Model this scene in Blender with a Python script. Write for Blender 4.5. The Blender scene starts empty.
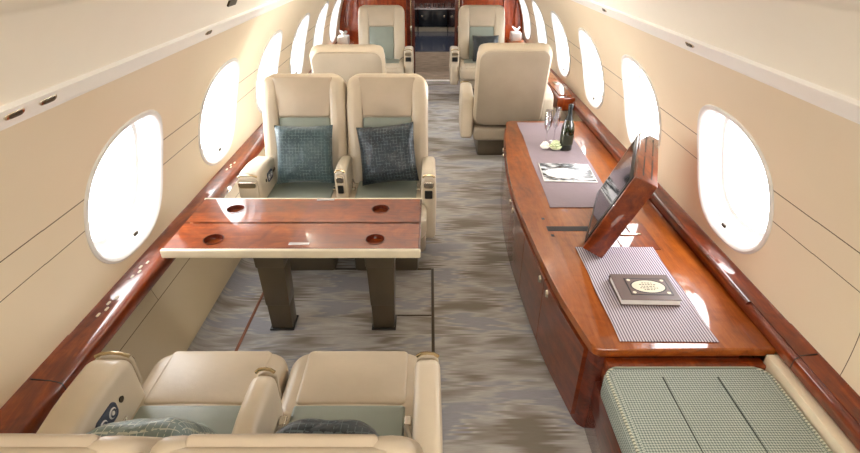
import bpy, bmesh, math, random
from mathutils import Matrix, Vector, noise
random.seed(7)
PI = math.pi
sc = bpy.context.scene
COL = sc.collection
CX = 0.017            # cabin centre line
R0, Z0 = 1.26, 0.62   # fuselage lining radius and centre height
BULK = 7.30           # forward bulkhead

# ------------------------------------------------------------------ materials
def new_mat(name):
    m = bpy.data.materials.new(name); m.use_nodes = True
    nt = m.node_tree
    return m, nt, nt.nodes['Principled BSDF']
def srgb(r, g, b):
    f = lambda c: (c/255/12.92) if c/255 <= 0.04045 else ((c/255+0.055)/1.055)**2.4
    return (f(r), f(g), f(b), 1)
def N(nt, t, **kw):
    n = nt.nodes.new(t)
    for k, v in kw.items():
        if k in n.inputs: n.inputs[k].default_value = v
        else: setattr(n, k, v)
    return n
def coords(nt, scale=(1, 1, 1), kind='Object'):
    tc = N(nt, 'ShaderNodeTexCoord'); mp = N(nt, 'ShaderNodeMapping')
    mp.inputs['Scale'].default_value = scale
    nt.links.new(tc.outputs[kind], mp.inputs[0]); return mp.outputs[0]
def ramp(nt, fac, stops):
    r = N(nt, 'ShaderNodeValToRGB'); e = r.color_ramp.elements
    while len(e) > len(stops): e.remove(e[-1])
    while len(e) < len(stops): e.new(0.5)
    for i, (p, c) in enumerate(stops): e[i].position = p; e[i].color = c
    nt.links.new(fac, r.inputs[0]); return r.outputs[0]
def math_(nt, op, a, b=None, c=None):
    n = N(nt, 'ShaderNodeMath', operation=op)
    for i, v in enumerate((a, b, c)):
        if v is None: continue
        if isinstance(v, (int, float)): n.inputs[i].default_value = v
        else: nt.links.new(v, n.inputs[i])
    return n.outputs[0]
def mixc(nt, fac, a, b):
    n = N(nt, 'ShaderNodeMix', data_type='RGBA')
    for s, v in ((n.inputs[0], fac), (n.inputs[6], a), (n.inputs[7], b)):
        if isinstance(v, (int, float, tuple)): s.default_value = v
        else: nt.links.new(v, s)
    return n.outputs[2]
def bump(nt, p, h, strength=0.2, dist=0.01):
    b = N(nt, 'ShaderNodeBump'); b.inputs['Strength'].default_value = strength; b.inputs['Distance'].default_value = dist
    nt.links.new(h, b.inputs['Height']); nt.links.new(b.outputs[0], p.inputs['Normal'])
def noise_(nt, vec, scale, detail=2, dist=0, rough=0.5):
    n = N(nt, 'ShaderNodeTexNoise'); n.inputs['Scale'].default_value = scale
    n.inputs['Detail'].default_value = detail; n.inputs['Distortion'].default_value = dist
    n.inputs['Roughness'].default_value = rough
    nt.links.new(vec, n.inputs['Vector']); return n.outputs['Fac']
def plain(name, col, rough=0.5, metal=0, coat=0, spec=0.5, var=0.07):
    m, nt, p = new_mat(name)
    v = coords(nt); f = noise_(nt, v, 9, 3)
    c2 = tuple(min(1, x*(1+var)) for x in col[:3])+(1,); c1 = tuple(x*(1-var) for x in col[:3])+(1,)
    nt.links.new(ramp(nt, f, [(0.3, c1), (0.7, c2)]), p.inputs['Base Color'])
    p.inputs['Roughness'].default_value = rough; p.inputs['Metallic'].default_value = metal
    p.inputs['Coat Weight'].default_value = coat; p.inputs['Coat Roughness'].default_value = 0.04
    p.inputs['Specular IOR Level'].default_value = spec
    return m
def leather(name, col):
    m, nt, p = new_mat(name)
    v = coords(nt)
    f = noise_(nt, v, 6, 3)
    c2 = tuple(min(1, x*1.05) for x in col[:3])+(1,); c1 = tuple(x*0.94 for x in col[:3])+(1,)
    nt.links.new(ramp(nt, f, [(0.3, c1), (0.7, c2)]), p.inputs['Base Color'])
    vo = N(nt, 'ShaderNodeTexVoronoi'); vo.inputs['Scale'].default_value = 260
    nt.links.new(v, vo.inputs['Vector'])
    w = noise_(nt, v, 14, 2)
    h = math_(nt, 'ADD', math_(nt, 'MULTIPLY', vo.outputs['Distance'], 0.06), w)
    bump(nt, p, h, 0.18, 0.008)
    p.inputs['Roughness'].default_value = 0.38
    return m
def wood(name, dark, mid, light, axis='y', rough=0.16, coat=1.0, scale=1.0):
    m, nt, p = new_mat(name)
    s = {'y': (7, 0.9, 7), 'x': (0.9, 7, 7), 'z': (7, 7, 0.9)}[axis]
    v = coords(nt, tuple(q*scale for q in s), 'Object')
    n1 = noise_(nt, v, 2.2, 5, 1.4, 0.6)
    v2 = coords(nt, (1, 1, 1)); n2 = noise_(nt, v2, 9, 4, 2.0)
    v3 = coords(nt, tuple(q*6*scale for q in s)); n3 = noise_(nt, v3, 5, 2, 0.3)
    f = math_(nt, 'ADD', math_(nt, 'MULTIPLY', n1, 0.6), math_(nt, 'ADD', math_(nt, 'MULTIPLY', n2, 0.25), math_(nt, 'MULTIPLY', n3, 0.15)))
    nt.links.new(ramp(nt, f, [(0.34, dark), (0.5, mid), (0.66, light)]), p.inputs['Base Color'])
    p.inputs['Roughness'].default_value = rough+0.2; p.inputs['Specular IOR Level'].default_value = 0.15
    p.inputs['Coat Weight'].default_value = coat; p.inputs['Coat Roughness'].default_value = 0.02; p.inputs['Coat IOR'].default_value = 1.6
    return m

M = {}
M['leather'] = leather('beige_leather', srgb(192, 178, 156))
M['leather_back'] = leather('taupe_leather', srgb(160, 148, 130))
M['teal'] = leather('sage_leather', srgb(134, 142, 132))
M['dado_panel'] = plain('cream_panel', srgb(226, 214, 190), 0.5)
M['padleather'] = leather('headrest_leather', srgb(180, 165, 144))
M['armleather'] = leather('cream_leather', srgb(208, 196, 176))
M['wood'] = wood('cherry_wood', srgb(80, 28, 8), srgb(118, 46, 12), srgb(148, 68, 20))
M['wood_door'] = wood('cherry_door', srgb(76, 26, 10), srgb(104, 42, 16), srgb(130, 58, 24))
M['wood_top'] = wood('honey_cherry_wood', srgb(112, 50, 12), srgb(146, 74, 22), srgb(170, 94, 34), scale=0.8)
M['wood_table'] = wood('burl_wood', srgb(84, 26, 4), srgb(130, 52, 10), srgb(168, 82, 24), axis='x', scale=0.4)
M['wood_dark'] = wood('dark_cherry', srgb(58, 20, 12), srgb(88, 34, 20), srgb(116, 48, 28))
M['wood_bulk'] = wood('red_mahogany', srgb(104, 34, 14), srgb(146, 58, 24), srgb(176, 84, 38), axis='z')
M['ceil'] = plain('ceiling_cream', srgb(240, 234, 221), 0.85, spec=0.2, var=0.006)
M['white'] = plain('white_plastic', srgb(226, 226, 224), 0.35)
M['trimwhite'] = plain('satin_white', srgb(246, 244, 240), 0.3, var=0.01)
M['cream_edge'] = plain('cream_edge', srgb(226, 216, 192), 0.35)
M['chrome'] = plain('polished_nickel', srgb(200, 192, 176), 0.15, 1)
M['brass'] = plain('champagne_metal', srgb(190, 172, 138), 0.22, 1)
M['black'] = plain('black_plastic', srgb(22, 22, 24), 0.3)
M['legmetal'] = plain('bronze_leg_leather', srgb(84, 74, 58), 0.32)
M['dark_slot'] = plain('dark_slot', srgb(30, 16, 10), 0.6)
M['pages'] = plain('paper', srgb(236, 236, 236), 0.8)
M['galley'] = plain('galley_black', srgb(34, 38, 44), 0.25)
M['tile'] = plain('galley_floor', srgb(66, 74, 94), 0.12)
M['track'] = plain('seat_track', srgb(74, 64, 50), 0.4, 0.6)
M['copper'] = plain('copper_strip', srgb(120, 72, 48), 0.35, 0.5)
M['pad'] = plain('pad_blue_grey', srgb(56, 64, 84), 0.35)
M['bottle'] = plain('dark_green_glass', srgb(18, 28, 12), 0.06, 0, 1)
M['foil'] = plain('bottle_foil', srgb(44, 46, 46), 0.3, 0.7)
M['label'] = plain('bottle_label', srgb(40, 44, 30), 0.4)
M['petal'] = plain('white_petals', srgb(244, 244, 240), 0.6)
M['petal_green'] = plain('pale_green_petals', srgb(206, 216, 176), 0.6)
M['book'] = plain('book_cover', srgb(104, 88, 84), 0.45)
M['book_dark'] = plain('book_print', srgb(44, 38, 40), 0.5)
M['book_label'] = plain('book_label', srgb(226, 220, 196), 0.6)
M['plaque'] = plain('silver_plaque', srgb(214, 206, 210), 0.2, 0.6)

# window glass: lets daylight straight through, with a faint reflection
m, nt, p = new_mat('window_glass')
nt.nodes.remove(p); out = nt.nodes['Material Output']
tr = N(nt, 'ShaderNodeBsdfTransparent'); gl = N(nt, 'ShaderNodeBsdfGlossy'); gl.inputs['Roughness'].default_value = 0.02
mx = N(nt, 'ShaderNodeMixShader'); mx.inputs[0].default_value = 0.06
nt.links.new(tr.outputs[0], mx.inputs[1]); nt.links.new(gl.outputs[0], mx.inputs[2]); nt.links.new(mx.outputs[0], out.inputs[0])
M['pane'] = m
m, nt, p = new_mat('crystal'); nt.nodes.remove(p); out = nt.nodes['Material Output']
tr = N(nt, 'ShaderNodeBsdfTransparent'); tr.inputs[0].default_value = (0.93, 0.93, 0.97, 1)
gl = N(nt, 'ShaderNodeBsdfGlossy'); gl.inputs['Roughness'].default_value = 0.03
lw = N(nt, 'ShaderNodeLayerWeight'); lw.inputs[0].default_value = 0.55
mx = N(nt, 'ShaderNodeMixShader')
nt.links.new(math_(nt, 'ADD', math_(nt, 'MULTIPLY', lw.outputs['Facing'], 0.75), 0.22), mx.inputs[0])
nt.links.new(tr.outputs[0], mx.inputs[1]); nt.links.new(gl.outputs[0], mx.inputs[2]); nt.links.new(mx.outputs[0], out.inputs[0])
M['crystal'] = m

# side wall lining with panel joints
m, nt, p = new_mat('wall_lining')
tc = N(nt, 'ShaderNodeTexCoord'); sp = N(nt, 'ShaderNodeSeparateXYZ'); nt.links.new(tc.outputs['Object'], sp.inputs[0])
def line(nt, val, at, w):
    return math_(nt, 'LESS_THAN', math_(nt, 'ABSOLUTE', math_(nt, 'SUBTRACT', val, at)), w)
l1 = line(nt, sp.outputs[2], 0.974, 0.0022); l2 = line(nt, sp.outputs[2], 0.844, 0.0018)
gate = math_(nt, 'MULTIPLY', math_(nt, 'LESS_THAN', sp.outputs[2], 0.863), math_(nt, 'GREATER_THAN', sp.outputs[0], 0.0))
l3 = math_(nt, 'MULTIPLY', line(nt, math_(nt, 'PINGPONG', math_(nt, 'SUBTRACT', sp.outputs[1], 1.21), 2.18), 0.0, 0.0016), gate)
ll = math_(nt, 'MAXIMUM', math_(nt, 'MAXIMUM', l1, l2), l3)
f = noise_(nt, tc.outputs['Object'], 2, 2)
base = ramp(nt, f, [(0.2, srgb(232, 217, 190)), (0.8, srgb(236, 222, 197))])
nt.links.new(mixc(nt, ll, base, srgb(96, 74, 50)), p.inputs['Base Color'])
p.inputs['Roughness'].default_value = 0.6
f2 = noise_(nt, tc.outputs['Object'], 400, 2); bump(nt, p, f2, 0.08, 0.002)
M['lining'] = m
m, nt, p = new_mat('dado_lining')
tc = N(nt, 'ShaderNodeTexCoord'); sp = N(nt, 'ShaderNodeSeparateXYZ'); nt.links.new(tc.outputs['Object'], sp.inputs[0])
l1 = line(nt, sp.outputs[2], 0.288, 0.0018)
l3 = math_(nt, 'MULTIPLY', line(nt, math_(nt, 'PINGPONG', math_(nt, 'SUBTRACT', sp.outputs[1], 1.30), 0.31), 0.0, 0.0016), math_(nt, 'GREATER_THAN', sp.outputs[2], 0.288))
nt.links.new(mixc(nt, math_(nt, 'MAXIMUM', l1, l3), srgb(205, 190, 160), srgb(110, 90, 66)), p.inputs['Base Color'])
p.inputs['Roughness'].default_value = 0.5
M['dado'] = m

# ikat carpet: thread-wise jagged patches
m, nt, p = new_mat('ikat_carpet')
tc = N(nt, 'ShaderNodeTexCoord'); sp = N(nt, 'ShaderNodeSeparateXYZ'); nt.links.new(tc.outputs['Object'], sp.inputs[0])
row = math_(nt, 'FLOOR', math_(nt, 'MULTIPLY', sp.outputs[1], 95))
wn = N(nt, 'ShaderNodeTexWhiteNoise', noise_dimensions='1D'); nt.links.new(row, wn.inputs['W'])
xo = math_(nt, 'ADD', sp.outputs[0], math_(nt, 'MULTIPLY', wn.outputs[0], 0.15))
cb = N(nt, 'ShaderNodeCombineXYZ'); nt.links.new(math_(nt, 'MULTIPLY', xo, 2.6), cb.inputs[0])
nt.links.new(math_(nt, 'MULTIPLY', sp.outputs[1], 4.4), cb.inputs[1])
n1 = noise_(nt, cb.outputs[0], 1.25, 1.5, 0.2)
c1 = ramp(nt, n1, [(0.0, srgb(112, 104, 92)), (0.36, srgb(128, 120, 108)), (0.46, srgb(166, 162, 158)), (0.53, srgb(190, 187, 183)), (0.59, srgb(156, 158, 166)), (1.0, srgb(162, 164, 174))])
cb2 = N(nt, 'ShaderNodeCombineXYZ'); nt.links.new(math_(nt, 'MULTIPLY', sp.outputs[0], 22), cb2.inputs[0]); nt.links.new(math_(nt, 'MULTIPLY', sp.outputs[1], 260), cb2.inputs[1])
n2 = noise_(nt, cb2.outputs[0], 1, 2)
c2 = mixc(nt, math_(nt, 'MULTIPLY', n2, 0.45), c1, srgb(98, 90, 78))
nt.links.new(c2, p.inputs['Base Color']); p.inputs['Roughness'].default_value = 0.95
p.inputs['Sheen Weight'].default_value = 0.15
bump(nt, p, n2, 0.5, 0.004)
M['carpet'] = m
m, nt, p = new_mat('vestibule_carpet')
v = coords(nt, (3, 9, 9)); n1 = noise_(nt, v, 2, 3)
nt.links.new(ramp(nt, n1, [(0.3, srgb(128, 112, 96)), (0.7, srgb(166, 148, 130))]), p.inputs['Base Color']); p.inputs['Roughness'].default_value = 0.9
M['vest'] = m

def cloth(name, c1, c2, scale, dirs='x', rough=0.85):
    m, nt, p = new_mat(name)
    tc = N(nt, 'ShaderNodeTexCoord'); sp = N(nt, 'ShaderNodeSeparateXYZ'); nt.links.new(tc.outputs['Object'], sp.inputs[0])
    s = math_(nt, 'SINE', math_(nt, 'MULTIPLY', sp.outputs['xyz'.index(dirs)], scale))
    nt.links.new(ramp(nt, math_(nt, 'MULTIPLY_ADD', s, 0.5, 0.5), [(0.25, c1), (0.75, c2)]), p.inputs['Base Color'])
    p.inputs['Roughness'].default_value = rough
    n2 = noise_(nt, tc.outputs['Object'], 9, 3); bump(nt, p, n2, 0.5, 0.01)
    return m
M['napkin'] = cloth('striped_linen', srgb(112, 104, 120), srgb(208, 200, 212), 560)
M['napkin_lilac'] = cloth('lilac_linen', srgb(130, 116, 124), srgb(152, 138, 146), 1400)
# pillow: grid weave
def pillow_mat(name, a, b, ln):
    m, nt, p = new_mat(name)
    tc = N(nt, 'ShaderNodeTexCoord'); sp = N(nt, 'ShaderNodeSeparateXYZ'); nt.links.new(tc.outputs['Object'], sp.inputs[0])
    gx = math_(nt, 'LESS_THAN', math_(nt, 'FRACT', math_(nt, 'MULTIPLY', sp.outputs[0], 52)), 0.12)
    gz = math_(nt, 'LESS_THAN', math_(nt, 'FRACT', math_(nt, 'MULTIPLY', sp.outputs[2], 52)), 0.12)
    dash = noise_(nt, tc.outputs['Object'], 60, 1)
    g = math_(nt, 'MULTIPLY', math_(nt, 'MAXIMUM', gx, gz), math_(nt, 'GREATER_THAN', dash, 0.46))
    f = noise_(nt, tc.outputs['Object'], 7, 2)
    nt.links.new(mixc(nt, math_(nt, 'MULTIPLY', g, 0.75), ramp(nt, f, [(0.3, a), (0.7, b)]), ln), p.inputs['Base Color'])
    p.inputs['Roughness'].default_value = 0.42; p.inputs['Sheen Weight'].default_value = 0.2 if 'teal' in name else 0.05
    bump(nt, p, noise_(nt, tc.outputs['Object'], 11, 2, 1.0), 0.6, 0.02)
    return m
M['pillow'] = pillow_mat('teal_silk', srgb(36, 58, 66), srgb(60, 84, 90), srgb(100, 122, 122))
M['pillow_dark'] = pillow_mat('navy_silk', srgb(18, 28, 36), srgb(32, 46, 56), srgb(92, 108, 112))
M['pillow_pale'] = pillow_mat('sage_silk', srgb(92, 112, 116), srgb(130, 146, 142), srgb(196, 202, 190))
M['pillow_black'] = pillow_mat('black_silk', srgb(20, 26, 30), srgb(34, 42, 48), srgb(54, 62, 66))
# tweed
m, nt, p = new_mat('green_tweed')
tc = N(nt, 'ShaderNodeTexCoord'); mp = N(nt, 'ShaderNodeMapping'); mp.inputs['Rotation'].default_value = (0, 0, 0.785)
mp.inputs['Scale'].default_value = (1, 1, 1); nt.links.new(tc.outputs['Object'], mp.inputs[0])
ck = N(nt, 'ShaderNodeTexChecker'); ck.inputs['Scale'].default_value = 150; nt.links.new(mp.outputs[0], ck.inputs['Vector'])
ck.inputs[1].default_value = srgb(92, 106, 104); ck.inputs[2].default_value = srgb(198, 206, 198)
n1 = noise_(nt, tc.outputs['Object'], 140, 2)
nt.links.new(mixc(nt, math_(nt, 'MULTIPLY', n1, 0.75), ck.outputs[0], srgb(132, 146, 142)), p.inputs['Base Color'])
p.inputs['Roughness'].default_value = 0.9; bump(nt, p, ck.outputs[1], 0.5, 0.003)
M['tweed'] = m
M['seam'] = plain('seam_thread', srgb(62, 70, 66), 0.8)
M['piping'] = cloth('piping_cord', srgb(120, 128, 116), srgb(206, 208, 190), 520, 'y')
# screen image (switched-off panel with a dull sheen)
m, nt, p = new_mat('screen_panel')
p.inputs['Base Color'].default_value = srgb(26, 30, 38); p.inputs['Roughness'].default_value = 0.06
M['screen'] = m
# photo print
m, nt, p = new_mat('photo_print')
tc = N(nt, 'ShaderNodeTexCoord'); sp = N(nt, 'ShaderNodeSeparateXYZ'); nt.links.new(tc.outputs['Object'], sp.inputs[0])
ex = math_(nt, 'POWER', math_(nt, 'DIVIDE', math_(nt, 'ADD', sp.outputs[0], 0.03), 0.115), 2)
ey = math_(nt, 'POWER', math_(nt, 'DIVIDE', math_(nt, 'ADD', sp.outputs[1], 0.02), 0.085), 2)
ell = math_(nt, 'LESS_THAN', math_(nt, 'ADD', ex, ey), 1.0)
n1 = noise_(nt, coords(nt, (1, 1.6, 1)), 16, 3)
bg = ramp(nt, n1, [(0.42, srgb(36, 40, 44)), (0.52, srgb(110, 114, 118)), (0.64, srgb(214, 216, 220))])
pl = ramp(nt, n1, [(0.30, srgb(190, 194, 200)), (0.5, srgb(236, 238, 242))])
nt.links.new(mixc(nt, ell, bg, pl), p.inputs['Base Color']); p.inputs['Roughness'].default_value = 0.25
M['photo'] = m

# ------------------------------------------------------------------ helpers
def obj(name, bm, mat, parent=None, smooth=True, kind=None, loc=None):
    me = bpy.data.meshes.new(name)
    bmesh.ops.recalc_face_normals(bm, faces=bm.faces)
    bm.to_mesh(me); bm.free()
    if smooth:
        for q in me.polygons: q.use_smooth = True
        me.set_sharp_from_angle(angle=math.radians(42))
    me.materials.append(M[mat] if isinstance(mat, str) else mat)
    o = bpy.data.objects.new(name, me); COL.objects.link(o)
    if parent: o.parent = parent
    if loc: o.location = loc
    if kind: o['kind'] = kind
    return o
def thing(name, label, cat, loc=(0, 0, 0), rz=0, group=None):
    o = bpy.data.objects.new(name, None); COL.objects.link(o)
    o.location = loc; o.rotation_euler = (0, 0, rz); o.empty_display_size = 0.1
    return tag(o, label, cat, group)
def tag(o, label, cat, group=None):
    o['label'] = label; o['category'] = cat
    if group: o['group'] = group
    return o
def box(bm, lo, hi, bev=0.0, seg=2, mat=Matrix()):
    c = [(a+b)/2 for a, b in zip(lo, hi)]; s = [abs(b-a) for a, b in zip(lo, hi)]
    r = bmesh.ops.create_cube(bm, size=1, matrix=Matrix.Translation(c) @ Matrix.Diagonal((*s, 1)))
    vs = r['verts']
    if bev > 0:
        es = list({e for v in vs for e in v.link_edges})
        rr = bmesh.ops.bevel(bm, geom=es, offset=min(bev, min(s)*0.49), segments=seg, affect='EDGES', profile=0.5)
        vs = list({v for f in rr['faces'] for v in f.verts} | {v for v in vs if v.is_valid})
    if mat != Matrix():
        for v in vs: v.co = mat @ v.co
    return vs
def rr_outline(hw, hh, r, nc=8, ne=5, taper=0.0):
    r = max(0.0005, min(r, hw*0.999, hh*0.999)); pts = []
    cs = [(hw-r, hh-r, 0), (-hw+r, hh-r, PI/2), (-hw+r, -hh+r, PI), (hw-r, -hh+r, 1.5*PI)]
    for i, (cx, cz, a0) in enumerate(cs):
        for k in range(nc+1):
            a = a0 + k/nc*PI/2; pts.append((cx+r*math.cos(a), cz+r*math.sin(a)))
        nx = cs[(i+1) % 4]; a = a0+PI/2
        x0, z0 = pts[-1]; x1, z1 = nx[0]+r*math.cos(nx[2]), nx[1]+r*math.sin(nx[2])
        for k in range(1, ne): pts.append((x0+(x1-x0)*k/ne, z0+(z1-z0)*k/ne))
    return pts
def slab(bm, hw, hh, r, th, er, mat=Matrix(), bf=0.0, bb=0.0, taper=0.0, warp=None):
    """cushion-like slab: outline in local x/z, thickness along y (front is -y), rounded rim, bulging faces"""
    er = min(er, th/2, hw*0.9, hh*0.9)
    mn = min(hw, hh); prof = []
    ins = [mn*0.97, mn*0.8, mn*0.6, mn*0.4, mn*0.25]
    ins = [i for i in ins if i > er*1.15]
    for i in ins: prof.append((i, th/2+1e-6))
    for k in range(0, 5):
        a = k/4*PI/2; prof.append((er*(1-math.sin(a)), th/2-er+er*math.cos(a)))
    for k in range(0, 5):
        a = k/4*PI/2; prof.append((er*(1-math.cos(a)), -(th/2-er)-er*math.sin(a)))
    for i in reversed(ins): prof.append((i, -th/2-1e-6))
    rings = []
    for i, y in prof:
        ring = []
        for x, z in rr_outline(hw-i, hh-i, max(r-i, 0.001)):
            yy = y
            if abs(y) > th/2:
                q = max(0, 1-(x/(hw-er))**2)*max(0, 1-(z/(hh-er))**2)
                yy = y+(bb*q if y > 0 else -bf*q)
            x *= 1+taper*(z/hh)
            co = Vector((x, yy, z))
            if warp: co = warp(co)
            ring.append(bm.verts.new(mat @ co))
        rings.append(ring)
    n = len(rings[0])
    for a, b in zip(rings, rings[1:]):
        for k in range(n): bm.faces.new((a[k], a[(k+1) % n], b[(k+1) % n], b[k]))
    bm.faces.new(rings[0]); bm.faces.new(rings[-1])
def lathe(bm, prof, seg=24, mat=Matrix(), closed=False):
    rings = [[bm.verts.new(mat @ Vector((r*math.cos(2*PI*k/seg), r*math.sin(2*PI*k/seg), z))) for k in range(seg)] for r, z in prof]
    for a, b in zip(rings, rings[1:]):
        for k in range(seg): bm.faces.new((a[k], a[(k+1) % seg], b[(k+1) % seg], b[k]))
    if closed: bm.faces.new(rings[0]); bm.faces.new(rings[-1])
def tube(bm, pts, r, seg=8):
    pts = [Vector(q) for q in pts]; rings = []
    for i, q in enumerate(pts):
        d = (pts[min(i+1, len(pts)-1)]-pts[max(i-1, 0)]).normalized()
        u = d.cross(Vector((0, 0, 1))); u = u.normalized() if u.length > 1e-3 else Vector((1, 0, 0)); w = d.cross(u)
        rings.append([bm.verts.new(q+r*(math.cos(2*PI*k/seg)*u+math.sin(2*PI*k/seg)*w)) for k in range(seg)])
    for a, b in zip(rings, rings[1:]):
        for k in range(seg): bm.faces.new((a[k], a[(k+1) % seg], b[(k+1) % seg], b[k]))
    bm.faces.new(rings[0]); bm.faces.new(rings[-1])
def extrude_profile(bm, prof, y0, y1, n=1, closed=True):
    """profile in x/z swept along y"""
    rings = [[bm.verts.new((x, y0+(y1-y0)*k/n, z)) for x, z in prof] for k in range(n+1)]
    L = len(prof)
    for a, b in zip(rings, rings[1:]):
        for k in range(L if closed else L-1): bm.faces.new((a[k], a[(k+1) % L], b[(k+1) % L], b[k]))
    if closed: bm.faces.new(rings[0]); bm.faces.new(rings[-1])
def prism(bm, pts, z0, z1, bev=0.0, seg=3):
    a = [bm.verts.new((x, y, z0)) for x, y in pts]; b = [bm.verts.new((x, y, z1)) for x, y in pts]
    n = len(pts); fs = [bm.faces.new(a), bm.faces.new(b)]
    for k in range(n): bm.faces.new((a[k], a[(k+1) % n], b[(k+1) % n], b[k]))
    if bev:
        es = [e for f in fs for e in f.edges]
        bmesh.ops.bevel(bm, geom=es, offset=bev, segments=seg, affect='EDGES', profile=0.5)
RX = lambda a: Matrix.Rotation(a, 4, 'X')
RY = lambda a: Matrix.Rotation(a, 4, 'Y')
RZ = lambda a: Matrix.Rotation(a, 4, 'Z')
T = lambda x, y, z: Matrix.Translation((x, y, z))
FLAT = RX(-PI/2)          # slab lying down, its front face up
SIDE = RZ(PI/2)           # slab standing along y

# ------------------------------------------------------------------ the room
PRE = set()
def shell_begin():
    global PRE
    PRE = set(o.name for o in bpy.data.objects)
def shell_end():
    # the shell is laid out in units of a smaller section; bring it to full size about eye height
    k = 1.08; SM = Matrix.Translation((0, 0, 1.8)) @ Matrix.Scale(k, 4) @ Matrix.Translation((0, 0, -1.8))
    for o in bpy.data.objects:
        if o.name not in PRE and o.parent is None:
            if o.type == 'MESH':
                w = SM @ Matrix.LocRotScale(o.location, o.rotation_euler, o.scale)
                o.data.transform(w); o.location = (0, 0, 0); o.rotation_euler = (0, 0, 0)
                for c in o.children:
                    if c.type == 'MESH': c.data.transform(w)
            else:
                o.location = SM @ o.location
                if o.type == 'LIGHT': o.data.size *= k; o.data.size_y *= k
                else: o.scale = (k, k, k)
WINS = {-1: [1.80+0.983*k for k in range(6)], 1: [1.87+1.005*k for k in range(6)]}
shell_begin()
ZL, ZT, ZC = 0.60, 1.44, 0.950
WA, WB = 0.286, 0.284
def wx(z): return math.sqrt(R0*R0-(z-Z0)**2)
def wall_pt(side, y, z, d=0.0):
    """point on the lining, pushed outwards by d"""
    nx, nz = wx(z)/R0, (z-Z0)/R0
    return Vector((CX+side*(wx(z)+nx*d), y, z+nz*d))
def wout(t, a=WA, b=WB):
    c, s = math.cos(t), math.sin(t); e = 2/2.7
    return a*math.copysign(abs(c)**e, c), b*math.copysign(abs(s)**e, s)
def build_wall(side, name):
    bm = bmesh.new()
    def grid(y0, y1, ny, dd):
        nz = 60
        vs = [[bm.verts.new(wall_pt(side, y0+(y1-y0)*i/ny, ZL-0.02+(ZT-ZL+0.02)*j/nz, dd)) for j in range(nz+1)] for i in range(ny+1)]
        for i in range(ny):
            for j in range(nz): bm.faces.new((vs[i][j], vs[i+1][j], vs[i+1][j+1], vs[i][j+1]))
    WINY = WINS[side]; hy = (WINY[1]-WINY[0])/2
    grid(-1.2, WINY[0]-hy+0.006, 3, 0.0015)
    grid(WINY[-1]+hy-0.006, BULK+0.15, 2, 0.0015)
    for yw in WINY:
        NS = 96; rings = []
        zlo, zhi = ZL-0.02-ZC, ZT-ZC
        angs = sorted([2*PI*k/NS for k in range(NS)]+[math.atan2(a, b) % (2*PI) for a in (zlo, zhi) for b in (-hy, hy)])
        for q in range(7):
            f = (q/6); ring = []
            for t in angs:
                c, s = math.cos(t), math.sin(t)
                k = min(hy/abs(c) if abs(c) > 1e-6 else 9e9, (zhi if s > 0 else -zlo)/abs(s) if abs(s) > 1e-6 else 9e9)
                oy, oz = c*k, s*k
                # window outline point at polar angle t
                e = 2.5; rad = (abs(c/WA)**e+abs(s/WB)**e)**(-1/e)
                iy, iz = c*rad, s*rad
                ring.append(bm.verts.new(wall_pt(side, yw+iy+(oy-iy)*f, ZC+iz+(oz-iz)*f)))
            rings.append(ring)
        n = len(angs)
        lip = [[bm.verts.new(v.co) for v in rings[-1]], [bm.verts.new((v.co.x+side*0.0015, yw+(v.co.y-yw)*1.012, v.co.z)) for v in rings[-1]]]
        for a, b in list(zip(rings, rings[1:]))+[lip]:
            for k in range(n): bm.faces.new((a[k], a[(k+1) % n], b[(k+1) % n], b[k]))
    o = obj(name, bm, 'lining', kind='structure'); me = o.data
    f = me.polygons[0]; sg = 1 if f.normal.x*side > 0 else -1
    for q in me.polygons:
        if q.normal.x*side*sg < 0: q.flip()
    me.update()
    me.normals_split_custom_set_from_vertices([Vector((v.co.x-CX, 0, v.co.z-Z0)).normalized()*sg for v in me.vertices])
    return o
build_wall(-1, 'wall_left'); build_wall(1, 'wall_right')

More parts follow.
